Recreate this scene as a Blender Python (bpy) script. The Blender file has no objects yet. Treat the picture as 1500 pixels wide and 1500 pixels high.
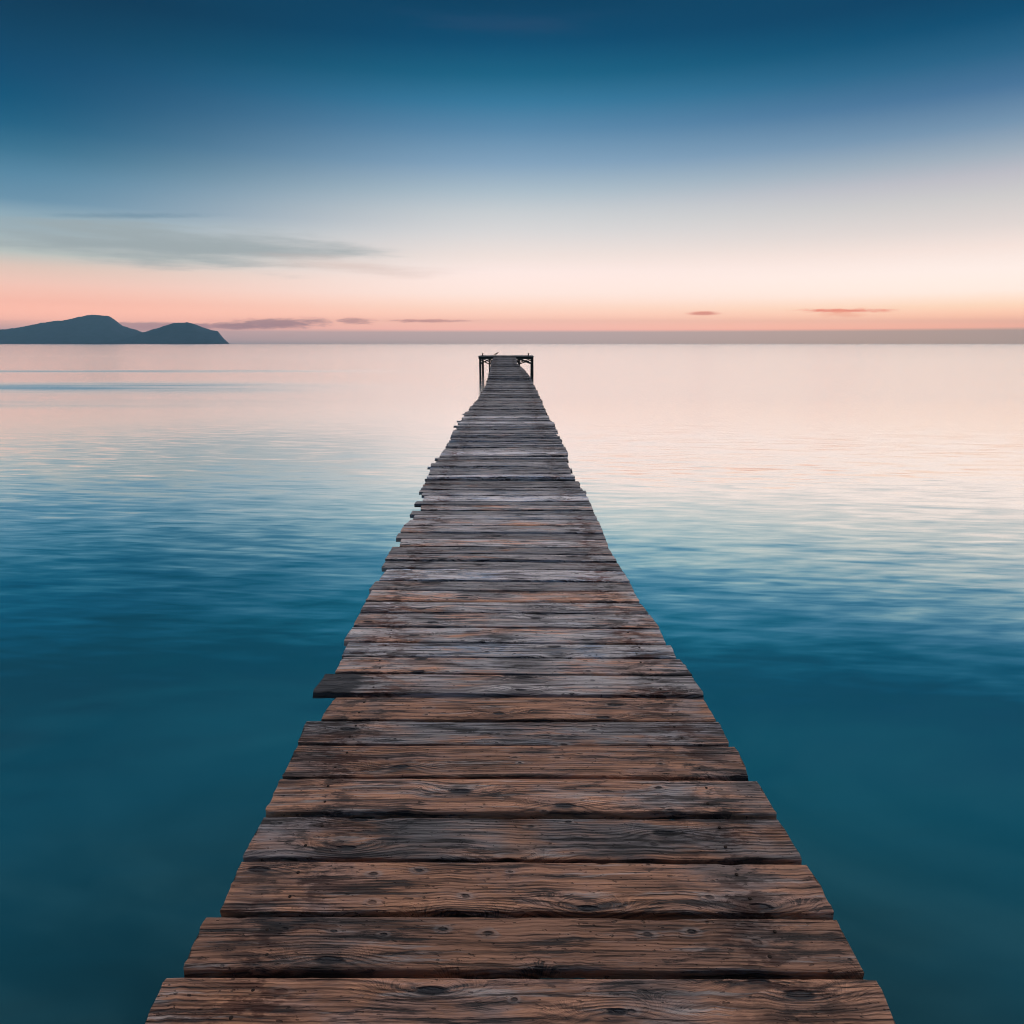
import bpy, bmesh, math, random
from mathutils import Vector, noise as mnoise
R = math.radians
rng = random.Random(11)
sc = bpy.context.scene
col = sc.collection

# ------------------------------------------------------------------ camera and pixel geometry
F = 1000.0                       # focal length in pixels of the 1500 px photograph
PITCH = math.atan(0.247)
CP, SP = math.cos(PITCH), math.sin(PITCH)
H = 1.4                          # camera above the near deck
CZ = 2.48                        # camera above the water
cam_d = bpy.data.cameras.new('camera')
cam_d.sensor_fit = 'HORIZONTAL'
cam_d.sensor_width = 36.0
cam_d.lens = 36.0 * F / 1500.0
cam_d.clip_start = 0.05
cam_d.clip_end = 60000
cam = bpy.data.objects.new('camera', cam_d)
col.objects.link(cam)
cam.location = (0, 0, CZ)
cam.rotation_euler = (math.pi / 2 - PITCH, 0, 0)
sc.camera = cam


def ray(px, py):
    xc, yc = (px - 750) / F, -(py - 750) / F
    return Vector((xc, CP + yc * SP, -SP + yc * CP))


def azel(px, py):
    d = ray(px, py).normalized()
    return math.degrees(math.atan2(d.x, d.y)), math.degrees(math.asin(d.z))


# drop of the deck below the camera, in units of H, against distance / H
DROP = [(0, 1.0), (4, 1.0), (6, 0.985), (8, .965), (10.5, .972), (13, .975), (16, .95), (19, .90), (24, .87), (30, .855), (33, .77), (36.5, .675), (45, .675)]


def lerp_table(t, x):
    if x <= t[0][0]:
        return t[0][1]
    for (a, va), (b, vb) in zip(t, t[1:]):
        if x <= b:
            f = (x - a) / (b - a)
            return va + (vb - va) * f
    return t[-1][1]


def deck_z(y):
    return CZ - H * lerp_table(DROP, y / H)


def on_deck(px, py):
    d = ray(px, py)
    y = 3.0
    for _ in range(60):
        t = (deck_z(y) - CZ) / d.z
        y = .5 * y + .5 * t * d.y
    return Vector((d.x * y / d.y, y, deck_z(y)))


def row_of(y):
    """photograph row of a deck point straight ahead"""
    dz = deck_z(y) - CZ
    z = y * CP - dz * SP
    up = y * SP + dz * CP
    return 750 - F * up / z, z


# ------------------------------------------------------------------ helpers
def tag(o, label=None, cat=None, group=None, kind=None):
    if label: o['label'] = label
    if cat: o['category'] = cat
    if group: o['group'] = group
    if kind: o['kind'] = kind
    return o


def empty(name, loc):
    o = bpy.data.objects.new(name, None)
    o.empty_display_size = .3
    o.location = loc
    col.objects.link(o)
    return o


def mesh_obj(name, verts, faces, mat, parent=None, origin=(0, 0, 0), smooth=False):
    """verts are in world space; the object's origin is put at origin"""
    og = Vector(origin)
    me = bpy.data.meshes.new(name)
    me.from_pydata([Vector(v) - og for v in verts], [], faces)
    me.update()
    if mat: me.materials.append(mat)
    if smooth:
        for p in me.polygons: p.use_smooth = True
    o = bpy.data.objects.new(name, me)
    col.objects.link(o)
    if parent is not None:
        o.parent = parent
        o.location = og - parent_loc(parent)
    else:
        o.location = og
    return o


def parent_loc(p):
    v = Vector(p.location)
    while p.parent is not None:
        p = p.parent
        v += Vector(p.location)
    return v


class MB:
    def __init__(s): s.v, s.f = [], []

    def add(s, v, f):
        n = len(s.v)
        s.v += [Vector(a) for a in v]
        s.f += [tuple(i + n for i in q) for q in f]

    def loft(s, rings, cap=True):
        n = len(s.v); k = len(rings[0])
        for r in rings: s.v += [Vector(a) for a in r]
        for i in range(len(rings) - 1):
            for j in range(k):
                a, b = n + i * k + j, n + i * k + (j + 1) % k
                s.f.append((a, b, b + k, a + k))
        if cap:
            s.f.append(tuple(n + j for j in reversed(range(k))))
            s.f.append(tuple(n + (len(rings) - 1) * k + j for j in range(k)))

    def tube(s, pts, radii, seg=12, jitter=0.0):
        rings = []
        for i, (p, r) in enumerate(zip(pts, radii)):
            p = Vector(p)
            a = Vector(pts[max(i - 1, 0)]); b = Vector(pts[min(i + 1, len(pts) - 1)])
            d = (b - a).normalized()
            u = d.orthogonal().normalized() if abs(d.z) < .9 else Vector((1, 0, 0))
            u = (u - d * u.dot(d)).normalized()
            w = d.cross(u)
            rings.append([p + (u * math.cos(t) + w * math.sin(t)) * r * (1 + jitter * rng.uniform(-1, 1))
                          for t in (2 * math.pi * k / seg for k in range(seg))])
        s.loft(rings)

    def bar(s, a, b, w, h, n=6, wob=.004):
        """timber of section w (across) by h (up) from a to b, a little uneven, edges eased"""
        a, b = Vector(a), Vector(b)
        d = (b - a).normalized()
        side = d.cross(Vector((0, 0, 1)))
        if side.length < .05: side = Vector((1, 0, 0))
        side.normalize()
        up = side.cross(d).normalized()
        e = min(w, h) * .1
        prof = [(-w / 2 + e, -h / 2), (w / 2 - e, -h / 2), (w / 2, -h / 2 + e), (w / 2, h / 2 - e),
                (w / 2 - e, h / 2), (-w / 2 + e, h / 2), (-w / 2, h / 2 - e), (-w / 2, -h / 2 + e)]
        rings = []
        for i in range(n + 1):
            c = a.lerp(b, i / n) + side * rng.uniform(-wob, wob) + up * rng.uniform(-wob, wob)
            rings.append([c + side * x + up * z for x, z in prof])
        s.loft(rings)

    def build(s, name, mat, parent=None, origin=None, smooth=False):
        if origin is None:
            origin = sum(s.v, Vector()) / len(s.v)
        return mesh_obj(name, s.v, s.f, mat, parent, origin, smooth)


def s2l(c):
    return tuple(((x / 255) / 12.92 if x / 255 <= .04045 else (((x / 255) + .055) / 1.055) ** 2.4) for x in c)


class NT:
    """small node-tree writer"""
    def __init__(s, tree):
        s.t = tree
        s.n = tree.nodes
        s.l = tree.links

    def put(s, sock, v):
        if v is None: return
        if isinstance(v, bpy.types.NodeSocket): s.l.new(v, sock)
        elif isinstance(v, (tuple, list)) and sock.type == 'RGBA' and len(v) == 3: sock.default_value = (*v, 1)
        else: sock.default_value = v

    def m(s, op, a, b=None, c=None, clamp=False):
        n = s.n.new('ShaderNodeMath'); n.operation = op; n.use_clamp = clamp
        s.put(n.inputs[0], a); s.put(n.inputs[1], b); s.put(n.inputs[2], c)
        return n.outputs[0]

    def add(s, a, b): return s.m('ADD', a, b)
    def sub(s, a, b): return s.m('SUBTRACT', a, b)
    def mul(s, a, b): return s.m('MULTIPLY', a, b)

    def sum(s, *a):
        r = a[0]
        for b in a[1:]: r = s.add(r, b)
        return r

    def gauss(s, x, w):
        """exp(-(x/w)^2)"""
        q = s.mul(x, 1.0 / w) if not isinstance(w, bpy.types.NodeSocket) else s.m('DIVIDE', x, w)
        return s.m('EXPONENT', s.mul(s.mul(q, q), -1.0))

    def step(s, x, lo, hi):
        n = s.n.new('ShaderNodeMapRange'); n.interpolation_type = 'SMOOTHSTEP'; n.clamp = True
        s.put(n.inputs[0], x); n.inputs[1].default_value = lo; n.inputs[2].default_value = hi
        return n.outputs[0]

    def lin(s, x, lo, hi, a=0.0, b=1.0):
        n = s.n.new('ShaderNodeMapRange'); n.clamp = True
        s.put(n.inputs[0], x)
        for i, v in enumerate((lo, hi, a, b)): n.inputs[i + 1].default_value = v
        return n.outputs[0]

    def xyz(s, x=0.0, y=0.0, z=0.0):
        n = s.n.new('ShaderNodeCombineXYZ')
        s.put(n.inputs[0], x); s.put(n.inputs[1], y); s.put(n.inputs[2], z)
        return n.outputs[0]

    def sep(s, v):
        n = s.n.new('ShaderNodeSeparateXYZ'); s.put(n.inputs[0], v)
        return n.outputs[0], n.outputs[1], n.outputs[2]

    def noise(s, v, scale=1.0, detail=2.0, rough=.5, dist=0.0, out=0):
        n = s.n.new('ShaderNodeTexNoise'); n.noise_dimensions = '3D'
        s.put(n.inputs['Vector'], v); n.inputs['Scale'].default_value = scale
        n.inputs['Detail'].default_value = detail; n.inputs['Roughness'].default_value = rough
        n.inputs['Distortion'].default_value = dist
        return n.outputs[out]

    def voro(s, v):
        n = s.n.new('ShaderNodeTexVoronoi'); n.voronoi_dimensions = '2D'; n.feature = 'F1'
        s.put(n.inputs['Vector'], v); n.inputs['Scale'].default_value = 1.0
        return n.outputs['Distance'], n.outputs['Color']

    def mix(s, f, a, b, mode='MIX'):
        n = s.n.new('ShaderNodeMix'); n.data_type = 'RGBA'; n.blend_type = mode; n.clamp_factor = True
        s.put(n.inputs[0], f); s.put(n.inputs[6], a); s.put(n.inputs[7], b)
        return n.outputs[2]

    def ramp(s, f, stops, interp='LINEAR'):
        n = s.n.new('ShaderNodeValToRGB'); cr = n.color_ramp; cr.interpolation = interp
        while len(cr.elements) > 1: cr.elements.remove(cr.elements[-1])
        stops = sorted(stops, key=lambda q: q[0])
        cr.elements[0].position = stops[0][0]; cr.elements[0].color = (*stops[0][1], 1)
        for p, c in stops[1:]:
            e = cr.elements.new(p); e.color = (*c, 1)
        s.put(n.inputs[0], f)
        return n.outputs[0]

    def attr(s, name):
        n = s.n.new('ShaderNodeAttribute'); n.attribute_type = 'GEOMETRY'; n.attribute_name = name
        return n


def new_mat(name):
    m = bpy.data.materials.new(name); m.use_nodes = True
    t = NT(m.node_tree)
    b = m.node_tree.nodes['Principled BSDF']
    return m, t, b


# ------------------------------------------------------------------ sky
def build_sky():
    w = bpy.data.worlds.new('World'); sc.world = w; w.use_nodes = True
    t = NT(w.node_tree)
    bg = w.node_tree.nodes['Background']
    tc = t.n.new('ShaderNodeTexCoord')
    x, y, z = t.sep(tc.outputs['Generated'])
    el = t.mul(t.m('ARCSINE', z), 180 / math.pi)
    az = t.mul(t.m('ARCTAN2', x, y), 180 / math.pi)
    f = t.m('SQRT', t.m('MAXIMUM', t.mul(el, 1 / 90.0), 0.0))
    top = [(30, (12, 84, 114)), (38, (14, 78, 104)), (47, (8, 56, 76)), (60, (20, 74, 100)), (90, (60, 90, 115))]

    def through_haze(c, a, e):
        # the sky stands beyond the haze: its own radiance before that air takes its share
        e = max(R(e), 1e-4)
        run = min(HAZE_L / max(abs(math.cos(R(a))), .5) / math.cos(e), (HAZE_TOP - CZ) / math.sin(e))
        tr = math.exp(-HAZE_D * run)
        return tuple(max(0.0, (q - (1 - tr) * k * h) / tr) for q, k, h in zip(c, HAZE_AMB, HAZE_C))

    def stops(px, tab):
        out = []
        for py, c in tab:
            a, e = azel(px, py)
            out.append((math.sqrt(max(e, 0) / 90), through_haze(s2l(c), a, e)))
        out += [(math.sqrt(e / 90), s2l(c)) for e, c in top]
        return out
    rl = t.ramp(f, stops(190, SKY_L)); rc = t.ramp(f, stops(750, SKY_C)); rr = t.ramp(f, stops(1310, SKY_R))
    c = t.mix(t.step(az, -36, 1), rl, rc)
    c = t.mix(t.step(az, -1, 36), c, rr)
    # clouds, each given by where it stands over the horizon (degrees)
    nv = t.xyz(t.mul(az, .75), t.mul(el, 4.2), 0.0)
    n1 = t.noise(nv, 1.0, 6, .65, .4)
    nv2 = t.xyz(t.mul(az, .10), t.mul(el, 1.1), 3.0)
    n2 = t.noise(nv2, 1.0, 5, .6)

    def cloud(c, px, py, hw, hh, colr, op, soft=.5, amp=1.2, slope=0.0, nn=n1):
        a0, e0 = azel(px, py)
        wa = abs(azel(px + hw, py)[0] - azel(px - hw, py)[0]) / 2
        we = abs(azel(px, py - hh)[1] - azel(px, py + hh)[1]) / 2
        da = t.mul(t.sub(az, a0), 1 / wa)
        pa, pb = azel(px - hw * .6, py), azel(px + hw * .6, py)
        slope += (pb[1] - pa[1]) / (pb[0] - pa[0])
        de = t.mul(t.sub(t.sub(el, e0), t.mul(t.sub(az, a0), slope)), 1 / we)
        r = t.m('SQRT', t.add(t.mul(da, da), t.mul(de, de)))
        q = t.add(t.sub(1.0, r), t.mul(t.sub(nn, .5), amp))
        msk = t.mul(t.step(q, 0.0, soft), op)
        return t.mix(msk, c, through_haze(s2l(colr), a0, e0))
    for args in CLOUDS:
        k = dict(args[6]) if len(args) > 6 else {}
        if k.pop('wide', False): k['nn'] = n2
        c = cloud(c, *args[:6], **k)
    # the sky behind the photographer: dim slate
    aab = t.m('ABSOLUTE', az)
    back = t.ramp(f, [(0, s2l((104, 104, 122))), (.3, s2l((84, 98, 124))), (.6, s2l((26, 48, 72))), (1, s2l((30, 52, 74)))])
    c = t.mix(t.step(aab, 60, 125), c, back)
    # added bright cap of sky, out of view overhead, to light the boards
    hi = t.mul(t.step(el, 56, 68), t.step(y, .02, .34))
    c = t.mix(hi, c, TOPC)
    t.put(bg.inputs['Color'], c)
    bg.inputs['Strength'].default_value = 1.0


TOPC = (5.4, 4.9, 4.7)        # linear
HAZE_L, HAZE_TOP, HAZE_D, HAZE_C, HAZE_AMB = 5200.0, 165.0, 2.2e-4, (.34, .74, 1.0), (.21, .21, .21)
SKY_L = [(0, (4, 58, 85)), (60, (6, 68, 98)), (120, (12, 78, 112)), (165, (20, 88, 122)), (200, (36, 99, 132)), (235, (60, 116, 146)),
         (270, (88, 136, 164)), (305, (108, 148, 172)), (325, (142, 170, 184)), (350, (160, 180, 188)), (378, (186, 194, 190)), (397, (222, 198, 186)),
         (420, (240, 198, 184)), (445, (245, 187, 171)), (470, (238, 182, 168)), (484, (186, 158, 160)), (503, (128, 134, 146))]
SKY_C = [(0, (6, 68, 100)), (60, (14, 80, 115)), (110, (32, 101, 134)), (150, (58, 122, 158)), (190, (92, 138, 172)), (240, (132, 164, 190)),
         (280, (172, 190, 202)), (310, (200, 206, 210)), (340, (218, 216, 216)), (375, (240, 226, 220)), (400, (254, 234, 228)), (430, (254, 231, 221)),
         (450, (252, 216, 198)), (465, (248, 200, 182)), (482, (244, 186, 174)), (487, (182, 166, 166)), (503, (172, 160, 160))]
SKY_R = [(0, (4, 68, 101)), (50, (20, 80, 115)), (100, (42, 99, 134)), (150, (74, 118, 155)), (200, (118, 149, 176)), (240, (160, 175, 189)),
         (270, (190, 190, 198)), (300, (206, 204, 204)), (340, (226, 216, 212)), (370, (246, 228, 220)), (400, (255, 239, 231)), (430, (255, 236, 224)),
         (450, (252, 216, 190)), (465, (246, 194, 170)), (480, (244, 180, 160)), (485, (178, 157, 150)), (503, (172, 154, 146))]
CLOUDS = [
    # px, py, half width, half height, colour, opacity
    (250, 358, 390, 44, (154, 167, 171), .85, dict(soft=.9, amp=1.8, slope=-.055, wide=True)),
    (520, 390, 190, 15, (216, 194, 186), .6, dict(soft=1.0, amp=1.8, slope=-.06, wide=True)),
    (190, 316, 180, 6, (88, 126, 150), .42, dict(soft=1.0, amp=.9)),
    (770, 34, 200, 26, (46, 78, 112), .45, dict(soft=1.2, amp=2.0, wide=True)),
    (215, 478, 130, 8, (168, 142, 148), .85, dict(soft=.5, amp=.9)),
    (330, 478, 170, 6, (166, 138, 146), .85, dict(soft=.8, amp=.9)),
    (400, 474, 118, 10, (158, 134, 141), .9, dict(soft=.7, amp=1.4, slope=.03)),
    (516, 470, 36, 7, (176, 142, 144), .8, dict(soft=.8, amp=2.0)),
    (630, 470, 80, 3.4, (186, 144, 143), .85, dict(soft=.8, amp=1.6)),
    (1030, 459, 32, 4.0, (212, 142, 130), .9, dict(soft=.7, amp=.6)),
    (1235, 455, 85, 4.6, (226, 134, 118), .9, dict(soft=.9, amp=2.2)),
    (1235, 460, 45, 7, (238, 174, 152), .65, dict(soft=.9, amp=1.5)),
]
build_sky()

sun_d = bpy.data.lights.new('sun', 'SUN')
sun_d.energy = 1.0
sun_d.angle = R(14)
sun_d.color = (1.0, .78, .66)
sun = bpy.data.objects.new('sun', sun_d)
col.objects.link(sun)
sun_az, sun_el = R(64), R(13)
to_sun = Vector((math.sin(sun_az) * math.cos(sun_el), math.cos(sun_az) * math.cos(sun_el), math.sin(sun_el)))
sun.rotation_euler = to_sun.to_track_quat('Z', 'Y').to_euler()
sun.location = (20, 10, 12)


# ------------------------------------------------------------------ water
def build_water():
    m, t, b = new_mat('sea_water')
    g = t.n.new('ShaderNodeNewGeometry')
    x, y, z = t.sep(g.outputs['Position'])

    def slopes(sx, sy, off, detail, rot=0.0, dist=0.0):
        ca, sa = math.cos(rot), math.sin(rot)
        xr = t.add(t.mul(x, ca), t.mul(y, sa)); yr = t.sub(t.mul(y, ca), t.mul(x, sa))
        n = t.noise(t.xyz(t.mul(xr, sx), t.mul(yr, sy), off), 1.0, detail, .5, dist, out=1)
        sp = t.n.new('ShaderNodeSeparateColor'); t.put(sp.inputs[0], n)
        return t.sub(sp.outputs[0], .5), t.sub(sp.outputs[1], .5)
    r1 = slopes(1.15, 7.2, 1.3, 2.5, R(-6), .5)      # short wind ripples
    r2 = slopes(.20, 2.1, 7.7, 2.5, R(-12), .5)     # longer crests running aslant
    r3 = slopes(1.5, 5.0, 4.1, 2.0, R(6), .2)
    sw = slopes(.010, .075, 2.2, 2.0, 0.0, .0)      # slow swell far out
    a1 = t.mul(t.mul(t.step(y, 2.0, 7.0), t.sub(1.0, t.step(y, 11.0, 27.0))), WAVE[0])
    patch = t.lin(t.noise(t.xyz(t.mul(x, .09), t.mul(y, .14), 9.0), 1.0, 2.0), .35, .65, .45, 1.25)
    a1 = t.mul(a1, patch)
    a2 = t.mul(t.mul(t.step(y, 1.0, 5.0), t.sub(1.0, t.step(y, 11.0, 24.0))), WAVE[1])
    a3 = t.mul(t.sub(1.0, t.step(y, 6.0, 16.0)), WAVE[2])
    a4 = t.mul(t.step(y, 14.0, 40.0), WAVE[3])
    # two ruffled lanes out to the left, where the wind tilts the facets towards the shore
    wob = t.mul(t.sub(t.noise(t.xyz(t.mul(x, .03), t.mul(y, .05), 5.0), 1.0, 3.0), .5), 4.0)
    yy = t.add(y, wob)
    brk = t.lin(t.noise(t.xyz(t.mul(x, .045), t.mul(y, .35), 6.0), 1.0, 3.0, .6), .34, .62, .15, 1.2)

    def lane(y0, wy, xa, xb, k):
        return t.mul(t.mul(t.gauss(t.sub(yy, y0), wy), t.sub(1.0, t.step(x, xa, xb))), k)
    lanes = t.sum(lane(64.0, 2.6, -36, -2, .060), lane(41.0, 4.8, -26, -3, .062), lane(140.0, 9.0, -90, 5, .012), lane(30.0, 2.2, -22, -3, .022))
    lanes = t.mul(lanes, brk)
    sx = t.sum(t.mul(r1[0], t.mul(a1, .35)), t.mul(r2[0], t.mul(a2, .35)), t.mul(r3[0], t.mul(a3, .6)), t.mul(sw[0], t.mul(a4, .1)))
    sy = t.sum(t.mul(r1[1], a1), t.mul(r2[1], a2), t.mul(r3[1], a3), t.mul(sw[1], a4))
    # mean tilt of the facets in view: towards the shore far out, away from it on the back of the swell nearer in
    q = t.m('DIVIDE', 2.4, t.m('MAXIMUM', y, 1.0))
    tl = [(0.0, -.021), (.010, -.018), (.03, -.010), (.06, .003), (.10, .020), (.137, .030), (.175, .048), (.205, .068), (.25, .078), (.30, .066), (.36, .050), (.45, .046), (.6, .034), (.8, .010)]
    tb = t.ramp(t.mul(q, 1.2), [(1.2 * a, (10 * v + .5,) * 3) for a, v in tl], 'B_SPLINE')
    tilt = t.mul(t.sub(tb, .5), .1)
    pos = t.m('MAXIMUM', tilt, 0.0)
    neg = t.m('MINIMUM', tilt, 0.0)
    tilt = t.add(neg, t.mul(pos, t.add(.42, t.mul(t.step(t.add(x, t.mul(wob, .3)), -5.0, 3.0), .62))))
    sy = t.add(t.sub(sy, lanes), tilt)
    nv = t.n.new('ShaderNodeVectorMath'); nv.operation = 'NORMALIZE'
    t.put(nv.inputs[0], t.xyz(sx, sy, 1.0))
    dn = t.noise(t.xyz(t.mul(x, .42), t.mul(y, .75), 2.0), 1.0, 4.0, .55, .8)
    # reflected light painted in: body colour brighter a few metres out, darker close by
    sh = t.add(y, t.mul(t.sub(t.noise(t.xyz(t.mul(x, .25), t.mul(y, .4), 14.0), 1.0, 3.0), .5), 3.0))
    painted_light = t.step(sh, 2.2, 6.2)
    b.inputs['Specular IOR Level'].default_value = 0.0
    b.inputs['Roughness'].default_value = 1.0
    t.put(b.inputs['Base Color'], t.mix(t.mul(painted_light, .85), t.mix(t.step(dn, .36, .66), WATER_A, WATER_B), WATER_C))
    gl = t.n.new('ShaderNodeBsdfGlossy'); t.put(gl.inputs['Roughness'], t.add(t.lin(y, 3, 9, .05, .065), t.lin(y, 10, 32, 0.0, .08)))
    t.put(gl.inputs['Normal'], nv.outputs[0])
    lw = t.n.new('ShaderNodeLayerWeight'); lw.inputs['Blend'].default_value = .5
    t.put(lw.inputs['Normal'], nv.outputs[0])
    fr = t.m('MULTIPLY', t.m('POWER', lw.outputs['Facing'], WATER_P), 1.07, clamp=True)
    # looking more steeply down, the green of the water itself colours what comes back
    t.put(gl.inputs['Color'], t.mix(t.step(lw.outputs['Facing'], .64, .90), (.62, .98, .93), (1, 1, 1)))
    ms = t.n.new('ShaderNodeMixShader')
    t.put(ms.inputs[0], fr); t.put(ms.inputs[1], b.outputs[0]); t.put(ms.inputs[2], gl.outputs[0])
    t.put(m.node_tree.nodes['Material Output'].inputs['Surface'], ms.outputs[0])
    # a disc to the horizon
    mb = MB()
    rad = [0, 4, 10, 25, 60, 150, 400, 1000, 2500, 5100]
    seg = 128
    v = [(0, 0, 0)]; f = []
    for r in rad[1:]:
        v += [(r * math.cos(2 * math.pi * k / seg), r * math.sin(2 * math.pi * k / seg), 0) for k in range(seg)]
    for k in range(seg): f.append((0, 1 + k, 1 + (k + 1) % seg))
    for i in range(len(rad) - 2):
        for k in range(seg):
            a = 1 + i * seg + k; c = 1 + i * seg + (k + 1) % seg
            f.append((a, a + seg, c + seg, c))
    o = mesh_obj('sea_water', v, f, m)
    tag(o, 'smooth teal sea with soft ripples reflecting the pink dawn sky', kind='structure')


WAVE = (.095, .028, .075, .007)
WATER_P = 1.0
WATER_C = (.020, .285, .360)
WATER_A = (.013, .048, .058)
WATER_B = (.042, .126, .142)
build_water()


# ------------------------------------------------------------------ headlands
def build_headland(name, label, pts, D, depth, seed):
    """pts: photograph outline; becomes a hill of real height at distance D with spurs and gullies"""
    m, t, b = new_mat(name)
    g = t.n.new('ShaderNodeNewGeometry')
    n = t.noise(g.outputs['Position'], .03, 6, .7)
    t.put(b.inputs['Base Color'], t.mix(t.lin(n, .35, .65), (.004, .012, .034), (.050, .070, .120)))
    b.inputs['Roughness'].default_value = .95
    b.inputs['Specular IOR Level'].default_value = .1
    tab = []
    for px, py in pts:
        d = ray(px, py); k = D / d.y
        tab.append((d.x * k, max(CZ + d.z * k, -3)))
    x0, x1 = tab[0][0], tab[-1][0]
    nx, ny = 170, 44
    v, f = [], []
    for i in range(nx + 1):
        X = x0 + (x1 - x0) * i / nx
        hr = lerp_table(tab, X)
        for j in range(ny + 1):
            q = -1 + 2 * j / ny
            Y = D + q * depth
            XX = X * Y / D
            sp = mnoise.fractal(Vector((X * .004, Y * .004, seed)), 1.0, 2.0, 5)
            prof = max(0.0, 1 - abs(q) ** 1.3)
            ridge = 1.0 if abs(q) < .02 else (1 + .22 * sp * min(1, abs(q) * 6))
            hz = (hr + 4) * prof * min(ridge, 1.0 if abs(q) < .15 else 1.2) - 4
            hz += mnoise.noise(Vector((X * .03, Y * .03, seed))) * 3.0 * prof
            v.append((XX, Y, hz))
    for i in range(nx):
        for j in range(ny):
            a = i * (ny + 1) + j
            f.append((a, a + ny + 1, a + ny + 2, a + 1))
    o = mesh_obj(name, v, f, m, smooth=True, origin=((x0 + x1) / 2, D, 0))
    tag(o, label, kind='structure')


build_headland('headland', 'hazy blue headland with a rounded top dropping steeply to the sea',
               [(176, 503.2), (190, 494), (207, 487.5), (218, 484.3), (232, 480), (246, 475.7), (255, 473.2), (264, 472.8), (274, 472.2), (283, 473.8),
                (299, 480), (311, 484), (319, 485.2), (326, 493.7), (331, 499), (336, 503.3)], 3300, 420, 3.1)
build_headland('hill', 'hazy blue hill behind the headland, running out of the picture on the left',
               [(-120, 498), (-70, 493), (-20, 485), (20, 481), (60, 473), (100, 468), (126, 461.8), (138, 461), (150, 462.2), (159, 462.4), (166, 466.8), (180, 477.3), (194, 481.5),
                (207, 486), (222, 490), (245, 498), (262, 503.4)], 3700, 520, 8.4)


# ------------------------------------------------------------------ haze
def build_haze():
    m = bpy.data.materials.new('haze'); m.use_nodes = True
    nt = m.node_tree
    nt.nodes.remove(nt.nodes['Principled BSDF'])
    pv = nt.nodes.new('ShaderNodeVolumePrincipled')
    pv.inputs['Color'].default_value = (*HAZE_C, 1)
    pv.inputs['Density'].default_value = HAZE_D
    pv.inputs['Anisotropy'].default_value = 0.0
    nt.links.new(pv.outputs[0], nt.nodes['Material Output'].inputs['Volume'])
    a, lo, hi = HAZE_L, -6.0, HAZE_TOP
    v = [(x, y, z) for z in (lo, hi) for x, y in ((-a, -a), (a, -a), (a, a), (-a, a))]
    f = [(3, 2, 1, 0), (4, 5, 6, 7), (0, 1, 5, 4), (1, 2, 6, 5), (2, 3, 7, 6), (3, 0, 4, 7)]
    o = mesh_obj('haze', v, f, m)
    tag(o, 'thin morning haze over the sea', kind='stuff')


build_haze()


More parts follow.
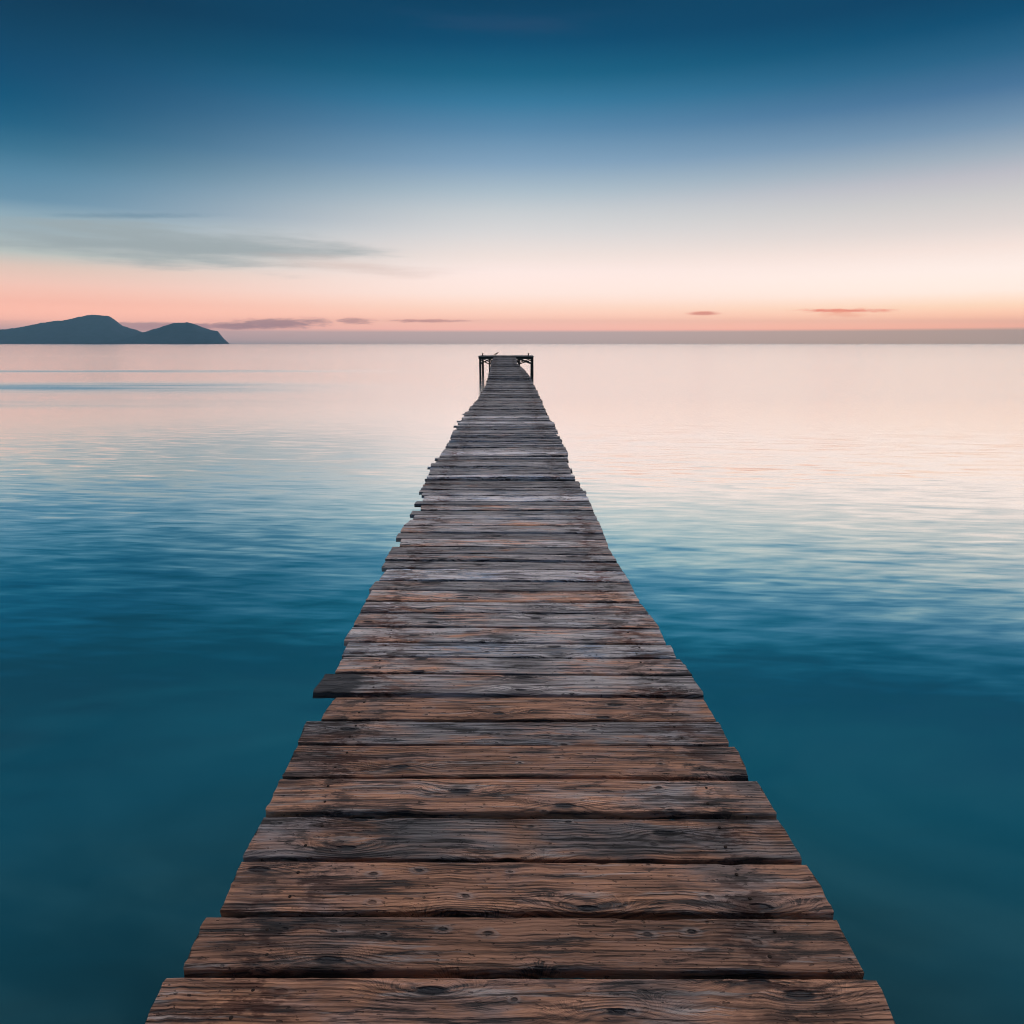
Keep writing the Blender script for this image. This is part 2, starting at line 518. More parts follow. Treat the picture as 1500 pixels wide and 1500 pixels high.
# ------------------------------------------------------------------ wood
def wood_material(name, dark=False):
    m, t, b = new_mat(name)
    ga = t.attr('grain'); gx, gy, lx = t.sep(ga.outputs['Vector'])
    ta = t.attr('tone'); sp = t.n.new('ShaderNodeSeparateColor'); t.put(sp.inputs[0], ta.outputs['Color'])
    brown, bright, blue = sp.outputs[0], sp.outputs[1], sp.outputs[2]
    stain = t.attr('stain').outputs['Fac']
    pp = t.n.new('ShaderNodeSeparateColor'); t.put(pp.inputs[0], t.attr('patch').outputs['Color'])
    wv = t.xyz(t.mul(gx, 1.1), t.mul(gy, 2.6), 0.0)
    warp = t.mul(t.sub(t.noise(wv, 1.0, 2.0), .5), .055)
    # knots: the rings bend round them
    d1, c1 = t.voro(t.xyz(t.mul(t.add(gx, t.mul(warp, .6)), 2.3), t.mul(gy, 7.0)))
    s1 = t.n.new('ShaderNodeSeparateColor'); t.put(s1.inputs[0], c1)
    en1 = t.step(s1.outputs[0], .48, .55)
    d2, c2 = t.voro(t.xyz(t.mul(gx, 8.0), t.mul(gy, 15.0)))
    s2 = t.n.new('ShaderNodeSeparateColor'); t.put(s2.inputs[0], c2)
    en2 = t.mul(t.step(s2.outputs[0], .72, .76), t.lin(s2.outputs[1], 0, 1, .25, 1.0))
    d2 = t.add(d2, t.mul(t.sub(t.noise(t.xyz(t.mul(gx, 45.0), t.mul(gy, 90.0), 13.0), 1.0, 2.0), .5), .10))
    d2 = t.m('DIVIDE', d2, t.lin(s2.outputs[2], 0, 1, .55, 1.25))
    sgn = t.sub(t.mul(t.step(s1.outputs[1], .49, .51), 2.0), 1.0)
    k1 = t.mul(t.gauss(d1, .26), en1)
    cr = t.add(d1, t.mul(t.sub(t.noise(t.xyz(t.mul(gx, 30.0), t.mul(gy, 60.0), 12.0), 1.0, 2.0), .5), .05))
    core1 = t.mul(t.sub(1.0, t.step(t.m('DIVIDE', cr, t.lin(s1.outputs[2], 0, 1, .06, .11)), .55, 1.0)), en1)
    k2 = t.mul(t.gauss(d2, .22), en2)
    core2 = t.mul(t.sub(1.0, t.step(d2, .045, .105)), en2)
    fine = t.noise(t.xyz(t.mul(gx, 7.0), t.mul(gy, 60.0), 1.0), 1.0, 3.0, .6)
    ringc = t.sum(t.mul(t.add(gy, warp), 88.0), t.mul(t.mul(k1, sgn), 3.2), t.mul(k2, 1.0), t.mul(fine, .9))
    ring = t.add(t.mul(t.m('SINE', t.mul(ringc, 6.2832)), .5), .5)
    ring = t.m('POWER', ring, 1.6)
    fib = t.noise(t.xyz(t.mul(gx, 6.0), t.add(t.mul(gy, 300.0), t.mul(k1, 30.0)), 2.0), 1.0, 3.0, .65)
    streak = t.noise(t.xyz(t.mul(gx, 3.0), t.mul(t.add(gy, t.add(warp, t.mul(k1, .02))), 58.0), 3.0), 1.0, 3.0, .55)
    p1 = t.noise(t.xyz(t.mul(gx, 2.0), t.mul(gy, 7.0), 4.0), 1.0, 5.0, .62, .6)
    p2 = t.noise(t.xyz(t.mul(gx, 3.0), t.mul(gy, 13.0), 5.0), 1.0, 6.0, .68, .8)
    p3 = t.noise(t.xyz(t.mul(gx, 1.3), t.mul(gy, 4.0), 6.0), 1.0, 4.0, .6, .5)
    crack = t.step(t.noise(t.xyz(t.mul(gx, 3.4), t.mul(t.add(gy, warp), 110.0), 7.0), 1.0, 3.0, .55), .60, .68)
    speck = t.step(t.noise(t.xyz(t.mul(gx, 38.0), t.mul(gy, 75.0), 8.0), 1.0, 2.0, .6), .63, .71)
    pit = t.step(t.noise(t.xyz(t.mul(gx, 13.0), t.mul(gy, 42.0), 9.0), 1.0, 3.0, .6), .68, .75)
    per = t.lin(t.noise(t.xyz(0.0, t.mul(gy, .31), 15.0), 1.0, 0.0), .35, .65, .0, .40)
    rw = t.m('ADD', t.add(t.mul(t.step(p3, .45, .62), .5), t.mul(k1, .5)), t.add(per, .03), clamp=True)
    sk = t.lin(streak, .38, .62)
    tex = t.m('ADD', t.sum(t.mul(t.mul(ring, rw), .70), t.mul(t.lin(fib, .36, .64), .34), t.mul(sk, .90)), -.40, clamp=True)
    brn = t.mix(tex, WOOD['brown_light'], WOOD['brown_dark'])
    gry = t.mix(tex, WOOD['grey_light'], WOOD['grey_dark'])
    # weathering: how much of the brown shows
    gsel = t.step(t.sum(t.sub(1.05, brown), t.mul(t.sub(p1, .5), 2.6), t.mul(t.sub(streak, .5), .8)), .28, .82)
    c = t.mix(gsel, brn, gry)
    orange = t.mul(t.mul(t.step(p3, .50, .68), brown), .55)
    c = t.mix(orange, c, t.mix(tex, WOOD['orange_light'], WOOD['orange_dark']))
    c = t.mix(t.mul(t.mul(t.step(p2, .45, .60), blue), .85), c, t.mix(tex, WOOD['blue_light'], WOOD['blue_dark']))
    pale = t.mul(t.step(t.noise(t.xyz(t.mul(gx, 2.6), t.mul(t.add(gy, warp), 34.0), 11.0), 1.0, 6.0, .7), .54, .66), .7)
    c = t.mix(pale, c, WOOD['pale'])
    edge = t.sum(t.mul(t.sub(p1, .5), 1.5), t.mul(t.sub(p2, .5), 1.2), t.mul(t.sub(streak, .5), .6))
    c = t.mix(t.mul(t.step(t.add(pp.outputs[0], edge), .30, .95), .55), c, t.mix(tex, WOOD['silver_light'], WOOD['silver_dark']))
    c = t.mix(t.mul(t.step(t.add(pp.outputs[1], edge), .30, .95), .60), c, t.mix(tex, WOOD['orange_light'], WOOD['orange_dark']))
    c = t.mix(t.mul(t.step(t.add(pp.outputs[2], edge), .30, .90), .70), c, t.mix(tex, WOOD['slate_light'], WOOD['slate_dark']))
    mould = t.mul(t.step(t.sum(p2, t.mul(t.sub(fib, .5), .5), t.mul(t.sub(streak, .5), .6)), .57, .66), .85)
    c = t.mix(mould, c, WOOD['mould'])
    kr = t.mul(t.gauss(d1, .17), en1)
    c = t.mix(t.mul(kr, t.add(.22, t.mul(ring, .55))), c, WOOD['knot_ring'])
    c = t.mix(t.mul(t.mul(t.gauss(d2, .17), en2), .5), c, WOOD['knot_ring'])
    c = t.mix(t.mul(t.mul(t.gauss(t.sub(d2, .15), .05), en2), .35), c, WOOD['pale'])
    c = t.mix(t.m('ADD', core1, t.mul(core2, .9), clamp=True), c, WOOD['knot'])
    c = t.mix(t.mul(crack, .75), c, WOOD['crack'])
    c = t.mix(t.mul(speck, .6), c, WOOD['crack'])
    c = t.mix(t.mul(pit, .8), c, WOOD['crack'])
    # rusty, dark marks where the boards are nailed to the bearers
    al = t.m('ABSOLUTE', t.sub(t.m('ABSOLUTE', lx), .60))
    nn = t.noise(t.xyz(t.mul(gx, 10.0), t.mul(gy, 28.0), 10.0), 1.0, 4.0, .7)
    nail = t.mul(t.gauss(t.add(al, t.mul(t.sub(p1, .5), .25)), .12), t.step(t.add(nn, t.mul(t.sub(p2, .5), .5)), .47, .57))
    c = t.mix(t.mul(nail, .85), c, t.mix(t.step(p3, .42, .58), WOOD['mould'], WOOD['rust']))
    sm = t.mul(t.step(t.add(stain, t.mul(t.sub(p2, .5), 1.1)), .40, .58), .9)
    c = t.mix(sm, c, WOOD['wet'])
    v = t.n.new('ShaderNodeVectorMath'); v.operation = 'SCALE'
    t.put(v.inputs[0], c); t.put(v.inputs['Scale'], bright)
    t.put(b.inputs['Base Color'], v.outputs[0])
    t.put(b.inputs['Roughness'], t.lin(p2, .3, .7, .50, .80))
    b.inputs['Specular IOR Level'].default_value = .48
    hgt = t.sum(t.mul(t.mul(ring, rw), -.45), t.mul(fib, .55), t.mul(streak, .35), t.mul(crack, -1.0), t.mul(pit, -.9), t.mul(speck, -.4),
                t.mul(k1, .9), t.mul(k2, .8), t.mul(core1, -1.3), t.mul(core2, -1.1), t.mul(mould, -.3))
    bp = t.n.new('ShaderNodeBump'); bp.inputs['Strength'].default_value = 1.0; bp.inputs['Distance'].default_value = .012
    t.put(bp.inputs['Height'], hgt)
    t.put(b.inputs['Normal'], bp.outputs[0])
    return m


WOOD = dict(silver_light=(.52, .46, .47), silver_dark=(.17, .145, .15), slate_light=(.20, .185, .19), slate_dark=(.035, .034, .038), brown_light=(.57, .285, .178), brown_dark=(.062, .032, .023), grey_light=(.45, .415, .42), grey_dark=(.042, .042, .050),
            orange_light=(.56, .26, .135), orange_dark=(.12, .055, .032), blue_light=(.24, .28, .35), blue_dark=(.045, .055, .075), orange=(.3, .13, .06),
            pale=(.50, .46, .45), mould=(.030, .027, .027), knot_ring=(.085, .078, .082), knot=(.028, .028, .034), crack=(.012, .010, .010),
            rust=(.075, .022, .012), wet=(.022, .026, .032))
WOODM = wood_material('weathered_board')


def dark_timber(name, a, b_, r=.7):
    m, t, b = new_mat(name)
    g = t.n.new('ShaderNodeNewGeometry')
    x, y, z = t.sep(g.outputs['Position'])
    n = t.noise(t.xyz(t.mul(x, 9.0), t.mul(y, 9.0), t.mul(z, 2.0)), 1.0, 5.0, .65)
    n2 = t.noise(t.xyz(t.mul(x, 60.0), t.mul(y, 60.0), t.mul(z, 4.0)), 1.0, 3.0, .6)
    c = t.mix(t.lin(n, .35, .65), a, b_)
    c = t.mix(t.mul(t.step(n2, .5, .7), .5), c, tuple(q * .4 for q in a))
    # weed and wet dark band at the water line
    c = t.mix(t.sub(1.0, t.step(t.add(z, t.mul(t.sub(n, .5), .5)), .2, .55)), c, (.012, .016, .012))
    t.put(b.inputs['Base Color'], c)
    b.inputs['Roughness'].default_value = r
    bp = t.n.new('ShaderNodeBump'); bp.inputs['Strength'].default_value = .8; bp.inputs['Distance'].default_value = .01
    t.put(bp.inputs['Height'], n2); t.put(b.inputs['Normal'], bp.outputs[0])
    return m


TIMBER = dark_timber('dark_timber', (.020, .017, .016), (.045, .038, .034))
PLATFORM_WOOD = dark_timber('platform_timber', (.20, .185, .18), (.38, .35, .34))


def plank_mesh(LB, LF, RF, RB, thick, nx, ntop, seed, tone, stain=None, rough_edge=1.0, patch=()):
    """LB.. corners of the top face (left/right, back/front). Returns verts, faces, grain, tones, stains."""
    LB, LF, RF, RB = map(Vector, (LB, LF, RF, RB))
    pr = random.Random(seed)
    off = Vector((seed * 1.37, seed * 2.11, seed * .73))
    length = (RF - LF).length
    wid = ((LB - LF).length + (RB - RF).length) / 2
    bev = min(.003, wid * .04)
    cup = pr.uniform(-.003, .003)
    bow = pr.uniform(-.004, .004)
    chips = [(pr.uniform(0, length), pr.uniform(.006, .05), pr.uniform(.001, .006), pr.random() < .5) for _ in range(int(7 * rough_edge))]
    vs, fs, gr, tn, st, pt = [], [], [], [], [], []
    k = None
    for i in range(nx + 1):
        u = i / nx
        B, Fp = LB.lerp(RB, u), LF.lerp(RF, u)
        x = u * length
        ei = rough_edge * (.0026 * mnoise.noise(Vector((x * 6, 0, 0)) + off) + .0012 * mnoise.noise(Vector((x * 40, 3, 0)) + off))
        eb = rough_edge * (.0026 * mnoise.noise(Vector((x * 6, 9, 0)) + off) + .0012 * mnoise.noise(Vector((x * 40, 12, 0)) + off))
        for cx, cw, cd, front in chips:
            q = cd * math.exp(-((x - cx) / cw) ** 2)
            if front: ei += q
            else: eb += q
        dirv = (B - Fp)
        d = dirv.normalized()
        F2, B2 = Fp + d * (max(ei, -.003) + .0040), B - d * (max(eb, -.003) + .0016)
        bz = bow * math.sin(math.pi * u) + .0025 * mnoise.noise(Vector((x * 1.3, 20, 0)) + off)
        ring = []
        lowz = -thick
        ring.append((F2, lowz)); ring.append((F2, -bev * 1.3))
        for j in range(ntop + 1):
            w = j / ntop
            p = (F2 + d * bev).lerp(B2 - d * bev, w)
            zz = cup * (4 * (w - .5) ** 2 - .5)
            if 0 < j < ntop: zz += .0006 * mnoise.noise(Vector((x * 14, w * 5, 40)) + off)
            else: zz -= .0006
            ring.append((p, zz))
        ring.append((B2, -bev * 1.3)); ring.append((B2, lowz))
        k = len(ring)
        ex = 0.0
        for (p, zz) in ring:
            q = p + Vector((0, 0, zz + bz))
            # the sawn ends are not quite straight
            if i in (0, nx):
                q.x += rough_edge * .007 * mnoise.noise(Vector((q.y * 45, q.z * 45, i)) + off)
            vs.append(q)
            yl = (p - F2).dot(d)
            gr.append((x + seed * 13.7, yl + seed * 3.31 + .5 * (zz if zz < -.002 else 0), q.x - CENTER(q.y)))
            tn.append(tone); st.append(stain(x, length) if stain else 0.0)
            pt.append(tuple(max([a * math.exp(-((u - c) / w_) ** 2) for k_, c, w_, a in patch if k_ == ch] or [0.0]) for ch in (0, 1, 2)))
    for i in range(nx):
        for j in range(k):
            a, b2 = i * k + j, i * k + (j + 1) % k
            fs.append((a, a + k, b2 + k, b2))
    fs.append(tuple(range(k))); fs.append(tuple(reversed(range(nx * k, nx * k + k))))
    return vs, fs, gr, tn, st, pt


def set_attrs(me, gr, tn, st, pt):
    a = me.attributes.new('patch', 'FLOAT_COLOR', 'POINT'); a.data.foreach_set('color', [q for g in pt for q in (*g, 1.0)])
    a = me.attributes.new('grain', 'FLOAT_VECTOR', 'POINT'); a.data.foreach_set('vector', [q for g in gr for q in g])
    a = me.attributes.new('tone', 'FLOAT_COLOR', 'POINT'); a.data.foreach_set('color', [q for g in tn for q in (*g, 1.0)])
    a = me.attributes.new('stain', 'FLOAT', 'POINT'); a.data.foreach_set('value', st)


# outline of the walkway in the photograph: row, left, right
EDGE = [(521.8, 723.6, 755.4), (532, 719.4, 757), (540.4, 718.2, 766.8), (552.4, 715.2, 777), (562, 712.8, 781.4), (574, 706.8, 786.6), (586, 698.4, 792.6),
        (595.6, 690.6, 796.8), (607.6, 679.8, 800.6), (620.8, 671.4, 811.4), (634, 663, 816.6), (646, 658.5, 822), (658, 649.5, 829.4), (667.9, 644.9, 830.6),
        (680, 634.5, 833), (690.7, 627, 835.7), (700, 625.5, 843), (712, 619, 850), (723.6, 617.8, 859.7), (740, 611, 867), (761.6, 604, 876.7), (792, 586.6, 890.6),
        (822, 562, 905.8), (850, 550, 922.3), (900, 526, 951), (988, 497, 1012), (1092, 436, 1076), (1195, 388, 1138), (1343, 302, 1224), (1430, 243, 1281), (1500, 208, 1313)]
E_L = [(r, a) for r, a, b in EDGE]; E_R = [(r, b) for r, a, b in EDGE]
_cen = []
for r_, a_, b_ in EDGE:
    pa, pb = on_deck(a_, r_), on_deck(b_, r_)
    _cen.append((pa.y, (pa.x + pb.x) / 2))
_cen.sort()


def CENTER(y): return lerp_table(_cen, y)


# boards read off the photograph: top-left, bottom-left, top-right, bottom-right
B = [
    ((243, 1430), (206, 1516), (1281, 1434), (1322, 1520)),
    ((302, 1343), (267, 1423), (1224, 1346), (1266, 1426)),
    ((355, 1260), (322, 1335), (1180, 1264), (1225, 1338)),
    ((388, 1195), (355, 1255), (1138, 1198), (1177, 1258)),
    ((413, 1140), (388, 1189), (1108, 1143), (1138, 1193)),
    ((436, 1091), (413, 1136), (1077, 1093), (1098, 1138)),
    ((450, 1055), (436, 1088), (1052, 1057), (1068, 1091)),
    ((492, 1020), (470, 1053), (1030, 1022), (1049, 1056)),
    ((478, 987), (457, 1016), (1012, 990), (1031, 1019)),
    ((503, 962), (491, 985), (996, 965), (1014, 988.5)),
    ((511, 940), (501, 959.5), (982, 944), (991, 962.5)),
    ((517, 917.5), (503, 938), (966, 921), (975, 942)),
    ((527.5, 897), (517.5, 915), (951, 899.5), (966, 919)),
    ((536, 880.8), (528, 895), (938, 883), (950, 897.5)),
    ((545.5, 864.3), (536, 879.5), (928, 867), (937, 881.5)),
    ((551, 850.8), (541, 863), (922.5, 853), (929, 866)),
    ((567, 833), (556, 849), (912, 836), (922, 851.5)),
    ((565, 821.5), (558.5, 831), (904.5, 824), (911, 834.5)),
    ((570, 811.2), (564, 820), (898, 814), (904, 822.5)),
    ((575, 800.8), (570, 810.4), (891, 803.5), (897, 813)),
    ((589, 788.5), (585, 799), (888, 790.5), (891, 801.5)),
    ((584, 780.3), (579.5, 787.6), (884, 782), (888, 789.5)),
    ((591, 770.2), (586, 779), (880, 771.5), (884, 780.8)),
    ((602, 760.8), (592, 769.4), (876, 762), (880, 770.7)),
    ((608, 754.2), (605, 760.2), (873, 755.3), (875.5, 761.3)),
    ((604.5, 747.5), (600, 753.3), (869, 748.5), (872, 754.5)),
    ((617.5, 740), (616, 746.5), (866, 741), (869, 747.5)),
    ((611, 733.7), (607, 738.8), (863, 734.6), (866, 740)),
    ((622, 726.2), (619, 733), (860, 727), (863, 733.8)),
    ((620, 721), (617.5, 725.4), (857, 721.5), (859, 726.2)),
]
# tones: (brown, brightness, blue)
T = [(1.15, 1.10, .30), (1.0, .70, .15), (1.1, 1.02, .25), (.50, .80, .45), (.80, 1.15, .15), (.85, .95, .35), (.35, .95, .55), (.85, 1.0, .25), (.30, 1.30, .15), (.75, .92, .45),
     (.0, 1.0, 1.0), (.65, 1.0, .4), (.5, 1.02, .3), (.40, 1.12, .35), (.85, 1.08, .2), (.40, .82, .3), (-.1, 1.35, 1.0), (.25, .85, .4), (.35, .98, .4), (.15, .82, .6),
     (.55, 1.12, .15), (.30, .82, .3), (.25, 1.0, .4), (.45, 1.15, .2), (.0, 1.1, .9), (.0, .78, .9), (.55, 1.12, .1), (-.1, .82, 1.0), (-.1, 1.45, .8), (-.1, 1.1, 1.1)]

jetty = empty('wooden_jetty', (CENTER(2.0), 2.0, 0))
tag(jetty, 'long narrow wooden jetty of weathered uneven boards running straight out over the water', 'jetty')

PLANK_LABELS = {0: 'orange brown board nearest to the camera, cut by the edge of the picture', 1: 'dark reddish brown board with small raised knots',
                2: 'brown board with large swirling knots', 3: 'grey brown board with an orange patch in the middle',
                8: 'board sticking out to the left with a blackened end', 10: 'blue grey board with wavy grain', 16: 'pale blue grey board'}
THICK = .030
last_y = 0
boards = []
for i, (tl, bl, tr, br) in enumerate(B):
    LB, LF, RB, RF = on_deck(*tl), on_deck(*bl), on_deck(*tr), on_deck(*br)
    tilt = rng.uniform(-.003, .003)
    for p in (LF, RF): p.z += tilt
    lift = rng.uniform(-.002, .002)
    for p in (LF, RF, LB, RB): p.z += lift
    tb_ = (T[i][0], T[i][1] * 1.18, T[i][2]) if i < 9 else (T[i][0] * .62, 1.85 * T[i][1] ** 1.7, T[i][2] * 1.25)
    boards.append((LB, LF, RF, RB, tb_, i))
    last_y = max(last_y, (LB.y + RB.y) / 2)
# the rest of the walkway, board after board to the platform
END_Y = 36.2 * H
y = last_y + .010
i = len(B)
run = 0
while y < END_Y - .2:
    w = rng.choice((.12, .14, .15, .17, .19)) * rng.uniform(.95, 1.05)
    gap = rng.uniform(.007, .019)
    ya, yb = y, y + w
    row, z = row_of((ya + yb) / 2)
    xl = (lerp_table(E_L, row) - 750) / F * z
    xr = (lerp_table(E_R, row) - 750) / F * z
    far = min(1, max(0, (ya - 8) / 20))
    xl += rng.gauss(0, .013); xr += rng.gauss(0, .011)
    if rng.random() < .04: xl -= rng.uniform(.03, .07)
    if rng.random() < .03: xr += rng.uniform(.02, .05)
    sk = rng.uniform(-.012, .012)
    dz = rng.gauss(0, .003); tl = rng.gauss(0, .005) * (1 + far); roll = rng.gauss(0, .004)
    if rng.random() < .08: tl = rng.uniform(.008, .018)
    za, zb = deck_z(ya), deck_z(yb)
    LF = Vector((xl, ya - sk, za + dz + tl - roll)); RF = Vector((xr, ya + sk, za + dz + tl + roll))
    LB = Vector((xl + rng.uniform(-.006, .006), yb - sk, zb + dz - tl - roll)); RB = Vector((xr + rng.uniform(-.006, .006), yb + sk, zb + dz - tl + roll))
    kind = rng.random()
    if kind < .45: tn = (rng.uniform(-.1, .1), rng.uniform(.75, 1.30), rng.uniform(.8, 1.1))
    elif kind < .80: tn = (rng.uniform(.1, .4), rng.uniform(.62, 1.10), rng.uniform(.3, .7))
    elif kind < .94: tn = (rng.uniform(0, .25), rng.uniform(1.35, 1.85), rng.uniform(.3, .9))
    else: tn = (0.0, rng.uniform(2.0, 2.5), .9)
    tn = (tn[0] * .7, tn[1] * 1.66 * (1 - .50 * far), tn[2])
    boards.append((LB, LF, RF, RB, tn, i))
    y = yb + gap; i += 1

y = 1.235
for k in range(13):
    w = rng.uniform(.155, .175)
    cx = CENTER(1.25)
    a_, b_ = rng.gauss(-.79, .015), rng.gauss(.79, .015)
    z = deck_z(1.0)
    boards.append((Vector((cx + a_, y, z)), Vector((cx + a_, y - w, z)), Vector((cx + b_, y - w, z)), Vector((cx + b_, y, z)),
                   (rng.uniform(.5, 1.1), rng.uniform(.9, 1.2), .3), 900 + k))
    y -= w + .013
plank_objs = []
# worn patches on the nearest boards: (0 silvery, 1 orange, 2 slate), place along the board, half width, strength
PATCH = {
    0: [(1, .12, .12, .7), (2, .70, .10, .75), (2, .47, .06, .6), (1, .88, .12, .6)],
    1: [(2, .20, .14, .7), (1, .42, .12, .6), (2, .84, .12, .65), (1, .62, .08, .6)],
    2: [(2, .05, .07, .8), (0, .14, .05, .6), (2, .86, .08, .75), (1, .30, .10, .75), (1, .66, .10, .75)],
    3: [(0, .06, .08, 1.0), (2, .30, .14, .95), (1, .50, .05, .95), (2, .66, .14, .85), (0, .95, .035, .8), (2, .87, .05, .8)],
    4: [(2, .02, .04, .6), (0, .55, .06, .5), (2, .97, .05, .7)],
    5: [(2, .05, .08, .8), (0, .22, .04, .6), (1, .45, .15, .6), (2, .93, .06, .6)],
    6: [(2, .10, .10, .8), (0, .85, .10, .7), (2, .48, .06, .6)],
    7: [(2, .12, .06, .9), (1, .50, .18, .7), (0, .95, .05, .7)],
    8: [(0, .30, .10, 1.0), (0, .62, .14, .7), (1, .80, .05, .5)],
    9: [(1, .25, .10, .6), (2, .55, .10, .7), (1, .85, .10, .6)],
}
NPART = 100
fv, ff, fg, ft, fst, fpt = [], [], [], [], [], []
for LB, LF, RF, RB, tn, i in boards:
    st = None
    if i == 8:
        st = lambda x, L: max(0.0, 1.0 - abs(x) / .36)
    elif i == 1:
        st = lambda x, L: .46 * math.exp(-((x - .22) / .16) ** 2)
    elif i == 2:
        st = lambda x, L: .40 * math.exp(-((x - .10) / .18) ** 2)
    elif i == 3:
        st = lambda x, L: .42 * math.exp(-((x - .42) / .20) ** 2) + .42 * math.exp(-((x - 1.38) / .14) ** 2)
    if i < 12: nx, nt = 150, 10
    elif i < 30: nx, nt = 70, 6
    elif i < NPART: nx, nt = 26, 3
    else: nx, nt = 6, 1
    pat = PATCH.get(i)
    if pat is None:
        pr_ = random.Random(500 + i)
        pat = [(pr_.choice((0, 0, 2)), pr_.uniform(0, 1), pr_.uniform(.05, .16), pr_.uniform(.45, .8)) for _ in range(pr_.randint(1, 3))]
    vs, fs, gr, tl_, ss, pt_ = plank_mesh(LB, LF, RF, RB, THICK, nx, nt, i + 1, tn, st, 1.0 if i < NPART else .6, pat)
    if i < NPART:
        c = (LB + LF + RF + RB) / 4
        o = mesh_obj('deck_board', vs, fs, WOODM, jetty, c)
        set_attrs(o.data, gr, tl_, ss, pt_)
        if i < 30:
            for p in o.data.polygons: p.use_smooth = len(p.vertices) == 4
            o.data.set_sharp_from_angle(angle=R(24))
        if i in PLANK_LABELS: o['label'] = PLANK_LABELS[i]
        plank_objs.append((o, LB, LF, RF, RB))
    else:
        n = len(fv)
        fv += vs; ff += [tuple(q + n for q in f) for f in fs]; fg += gr; ft += tl_; fst += ss; fpt += pt_
c = sum(fv, Vector()) / len(fv)
o = mesh_obj('deck_boards', fv, ff, WOODM, jetty, c)
set_attrs(o.data, fg, ft, fst, fpt)
tag(o, kind='stuff')

# nails in the nearest boards
nm, nt_, nb = new_mat('rusty_nail')
nb.inputs['Base Color'].default_value = (.028, .015, .010, 1); nb.inputs['Roughness'].default_value = .75; nb.inputs['Metallic'].default_value = .4
for (o, LB, LF, RF, RB) in plank_objs[:12]:
    for sx in (-.6, .6):
        for w in (.27, .74):
            yy = LF.y + (LB.y - LF.y) * w + rng.uniform(-.012, .012)
            X = CENTER(yy) + sx + rng.uniform(-.02, .02)
            u = (X - LF.x) / (RF.x - LF.x)
            p = LF.lerp(RF, u).lerp(LB.lerp(RB, u), w)
            mb = MB(); r0 = rng.uniform(.0042, .0055)
            rings = [[Vector((p.x + r * math.cos(a), p.y + r * math.sin(a), p.z + zz)) for a in (2 * math.pi * k / 10 for k in range(10))]
                     for r, zz in ((r0 * .5, -.012), (r0 * .5, -.001), (r0, .0005), (r0, .0018), (r0 * .7, .0026))]
            mb.loft(rings)
            mb.build('nail', nm, o, p)

# bearers, piles and cross beams under the walkway
for sx in (-.6, 0.0, .6):
    mb = MB()
    ys = [-1.0 + k * .75 for k in range(int((END_Y + 1.0) / .75) + 1)] + [END_Y - .05]
    rings = []
    for yy in ys:
        cx, zt = CENTER(max(yy, 1.3)) + sx, deck_z(yy) - THICK - .006
        rings.append([Vector((cx + a, yy, zt + bq)) for a, bq in ((-.04, -.16), (.04, -.16), (.045, -.155), (.045, -.003), (.04, 0), (-.04, 0), (-.045, -.003), (-.045, -.155))])
    mb.loft(rings)
    mb.build('bearer', TIMBER, jetty)
yy = 1.1
while yy < END_Y - 1.5:
    cx, zt = CENTER(max(yy, 1.3)), deck_z(yy) - THICK - .17
    mb = MB(); mb.bar((cx - .82, yy, zt - .075), (cx + .82, yy, zt - .075), .11, .145, 6)
    mb.build('cross_beam', TIMBER, jetty)
    for sx in (-.62, .62):
        mb = MB()
        lean = rng.uniform(-.03, .03)
        pts = [(cx + sx + lean * (1 - k / 7), yy + .13, -2.0 + (zt + 1.97) * k / 7) for k in range(8)]
        mb.tube(pts, [.085 - .001 * k for k in range(8)], 14, .03)
        mb.build('pile', TIMBER, jetty, smooth=True)
    yy += 3.4


# ------------------------------------------------------------------ platform at the end
PZ = 50.4                                    # camera-space depth of its front edge
PY0 = (PZ - .93 * SP) / CP
PY1 = PY0 + 4.6
PTOP = CZ - .915
plat = empty('landing_platform', (-.45, PY0, 0))
tag(plat, 'dark timber landing platform on braced posts at the far end of the jetty', 'platform')
XL, XR = (700.2 - 750) * PZ / F, (782.2 - 750) * PZ / F
x = XL
dv, df = MB(), None
while x < XR - .05:
    w = rng.uniform(.135, .16)
    x2 = min(x + w, XR)
    z0 = PTOP - .02 + rng.uniform(-.006, .006)
    dv.bar(((x + x2) / 2, PY0 + rng.uniform(-.05, .02), z0), ((x + x2) / 2, PY1 + rng.uniform(-.04, .04), z0 + rng.uniform(-.006, .006)), x2 - x, .04, 6, .003)
    x = x2 + rng.uniform(.02, .04)
dk = dv.build('deck', PLATFORM_WOOD, plat)
for yy in (PY0 + .12, (PY0 + PY1) / 2, PY1 - .12):
    mb = MB(); mb.bar((XL + .03, yy, PTOP - .04 - .095), (XR - .03, yy, PTOP - .04 - .095), .12, .18, 8, .006)
    mb.build('beam', TIMBER, plat)
posts = [(-2.34, .085), (-1.68, .05), (.57, .055), (1.55, .07)]
for yy in (PY0 + .26, PY1 - .26):
    for X, r in posts:
        X2 = X if yy < PY0 + 1 else X * (1 + .0) - (.02 if X > 0 else -.02)
        mb = MB()
        lean = rng.uniform(-.03, .03)
        mb.tube([(X2 + lean * k / 6, yy, -2.0 + (PTOP - .06 + 2.0) * k / 6) for k in range(7)], [r * (1.08 - .02 * k) for k in range(7)], 12, .06)
        mb.build('post', TIMBER, plat, smooth=True)
zt, zb = PTOP - .24, PTOP - .60
for yy in (PY0 + .36, PY1 - .36):
    for a, b_ in ((-2.34, -1.68), (-1.68, -.75), (.2, .57), (.57, 1.55)):
        for za, zbb, dy in ((zt, zb, 0.0), (zb + .02, zt - .03, .055)):
            mb = MB(); mb.bar((a, yy + dy, za + rng.uniform(-.03, .03)), (b_, yy + dy, zbb + rng.uniform(-.03, .03)), .035, .075, 5, .006)
            mb.build('brace', TIMBER, plat)
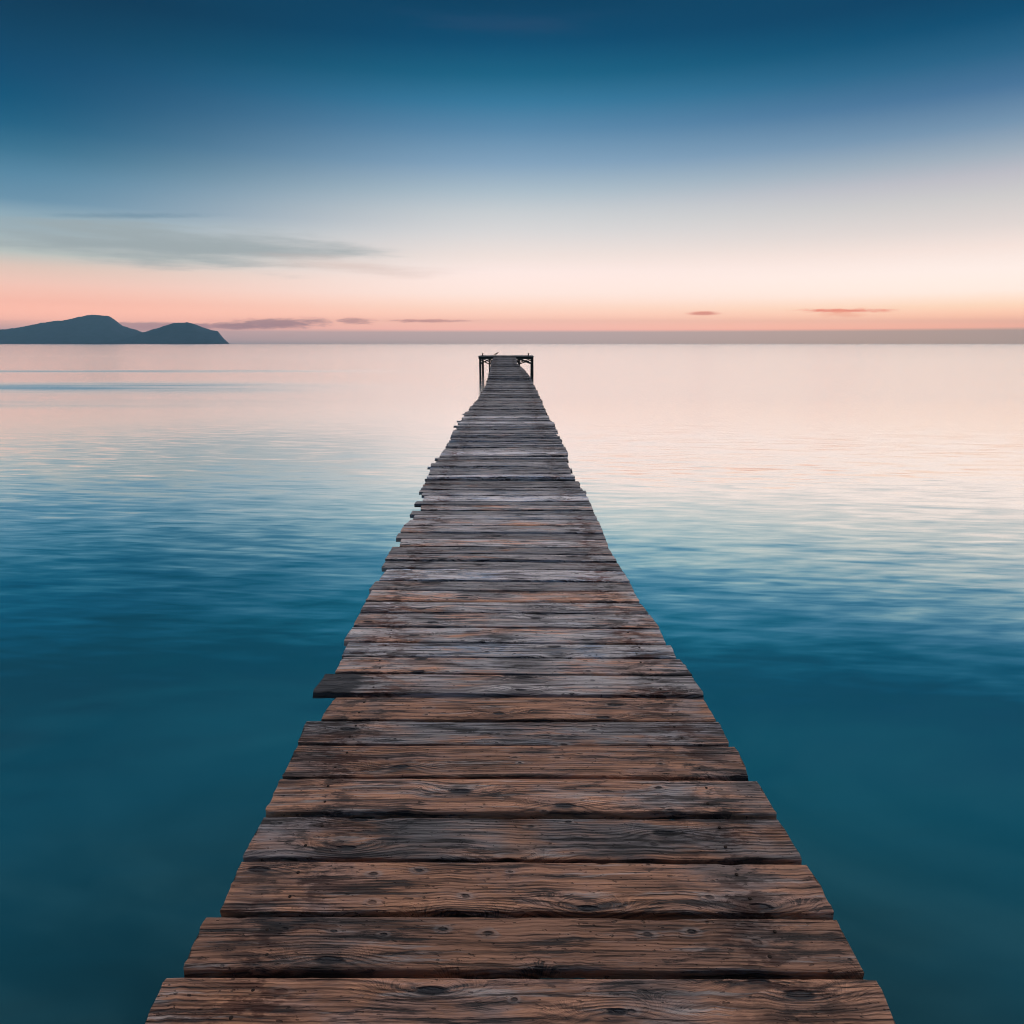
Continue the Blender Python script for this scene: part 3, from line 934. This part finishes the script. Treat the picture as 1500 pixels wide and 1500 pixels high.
for sx, X in ((-1, -2.30), (1, 1.53)):
    for za, zbb in ((zt, zb), (zb, zt)):
        mb = MB(); mb.bar((X, PY0 + .3, za), (X, PY1 - .3, zbb), .035, .08, 5, .006)
        mb.build('brace', TIMBER, plat)
for px_, yy in ((706.8, PY0 + 1.2), (773.8, PY0 + 1.2)):
    X = (px_ - 750) / F * (yy * CP + .9 * SP)
    mb = MB()
    mb.tube([(X, yy, PTOP - .01), (X, yy, PTOP + .04), (X + .01, yy, PTOP + .12), (X + .012, yy, PTOP + .15), (X + .012, yy, PTOP + .19), (X + .012, yy, PTOP + .20)],
            [.045, .04, .038, .055, .055, .03], 12)
    mb.build('mooring_bollard', TIMBER, plat, smooth=True)


# ------------------------------------------------------------------ the bird on the platform
def build_bird():
    bm_, t, b = new_mat('dark_plumage')
    g = t.n.new('ShaderNodeNewGeometry')
    n = t.noise(g.outputs['Position'], 60, 3, .6)
    t.put(b.inputs['Base Color'], t.mix(n, (.02, .02, .022), (.07, .065, .065)))
    b.inputs['Roughness'].default_value = .8
    X = (726.5 - 750) / F * PZ; yy = PY0 + .5; z = PTOP + .003
    o0 = Vector((X, yy, z))
    root = empty('bird', o0)
    tag(root, 'small dark bird standing on the platform at the end of the jetty', 'bird')
    BS = 1.3
    # body and head as one lofted surface, tail to the left, head to the right
    sec = [(-.150, .082, .004, .010), (-.110, .086, .007, .018), (-.075, .093, .016, .022), (-.035, .105, .032, .034), (.005, .118, .040, .043), (.040, .134, .038, .042),
           (.068, .152, .030, .034), (.086, .170, .022, .024), (.098, .188, .021, .022), (.110, .201, .023, .022), (.124, .204, .018, .017), (.134, .203, .008, .008), (.160, .197, .004, .004), (.168, .194, .0015, .0015)]
    mb = MB(); rings = []
    for i, (sx, sz, rz, ry) in enumerate(sec):
        a = Vector(sec[max(0, i - 1)][:2]); c_ = Vector(sec[min(len(sec) - 1, i + 1)][:2])
        d = (c_ - a).normalized(); nx_, nz_ = -d.y, d.x
        rings.append([o0 + BS * Vector((sx + nx_ * rz * math.sin(q), ry * math.cos(q), sz + nz_ * rz * math.sin(q))) for q in (2 * math.pi * k / 12 for k in range(12))])
    mb.loft(rings); mb.build('body', bm_, root, smooth=True)
    for s in (-1, 1):
        mb = MB(); rings = []
        for sx, sz, h_ in ((-.125, .096, .004), (-.07, .104, .018), (-.01, .122, .028), (.04, .140, .024), (.062, .150, .008)):
            rings.append([o0 + BS * Vector((sx, s * (.030 + .014 * (1 - abs(sx + .01) / .13) + .004 * math.cos(q)), sz + h_ * math.sin(q))) for q in (2 * math.pi * k / 10 for k in range(10))])
        mb.loft(rings); mb.build('wing', bm_, root, smooth=True)
        mb = MB(); mb.tube([o0 + BS * Vector((.005, s * .016, .082)), o0 + BS * Vector((-.002, s * .017, .040)), o0 + BS * Vector((.004, s * .018, .004)), o0 + BS * Vector((.034, s * .020, .002))],
                           [.006, .0035, .0035, .003], 8)
        mb.build('leg', bm_, root, smooth=True)


build_bird()

# ------------------------------------------------------------------ render settings
sc.view_settings.view_transform = 'Standard'
sc.view_settings.look = 'None'
sc.view_settings.exposure = 0.0
sc.view_settings.gamma = 1.0
sc.cycles.use_adaptive_sampling = False
sc.cycles.use_denoising = True
sc.cycles.denoising_prefilter = 'ACCURATE'
sc.cycles.filter_width = 1.1
sc.cycles.max_bounces = 6
sc.cycles.volume_bounces = 0
sc.cycles.sample_clamp_indirect = 8.0
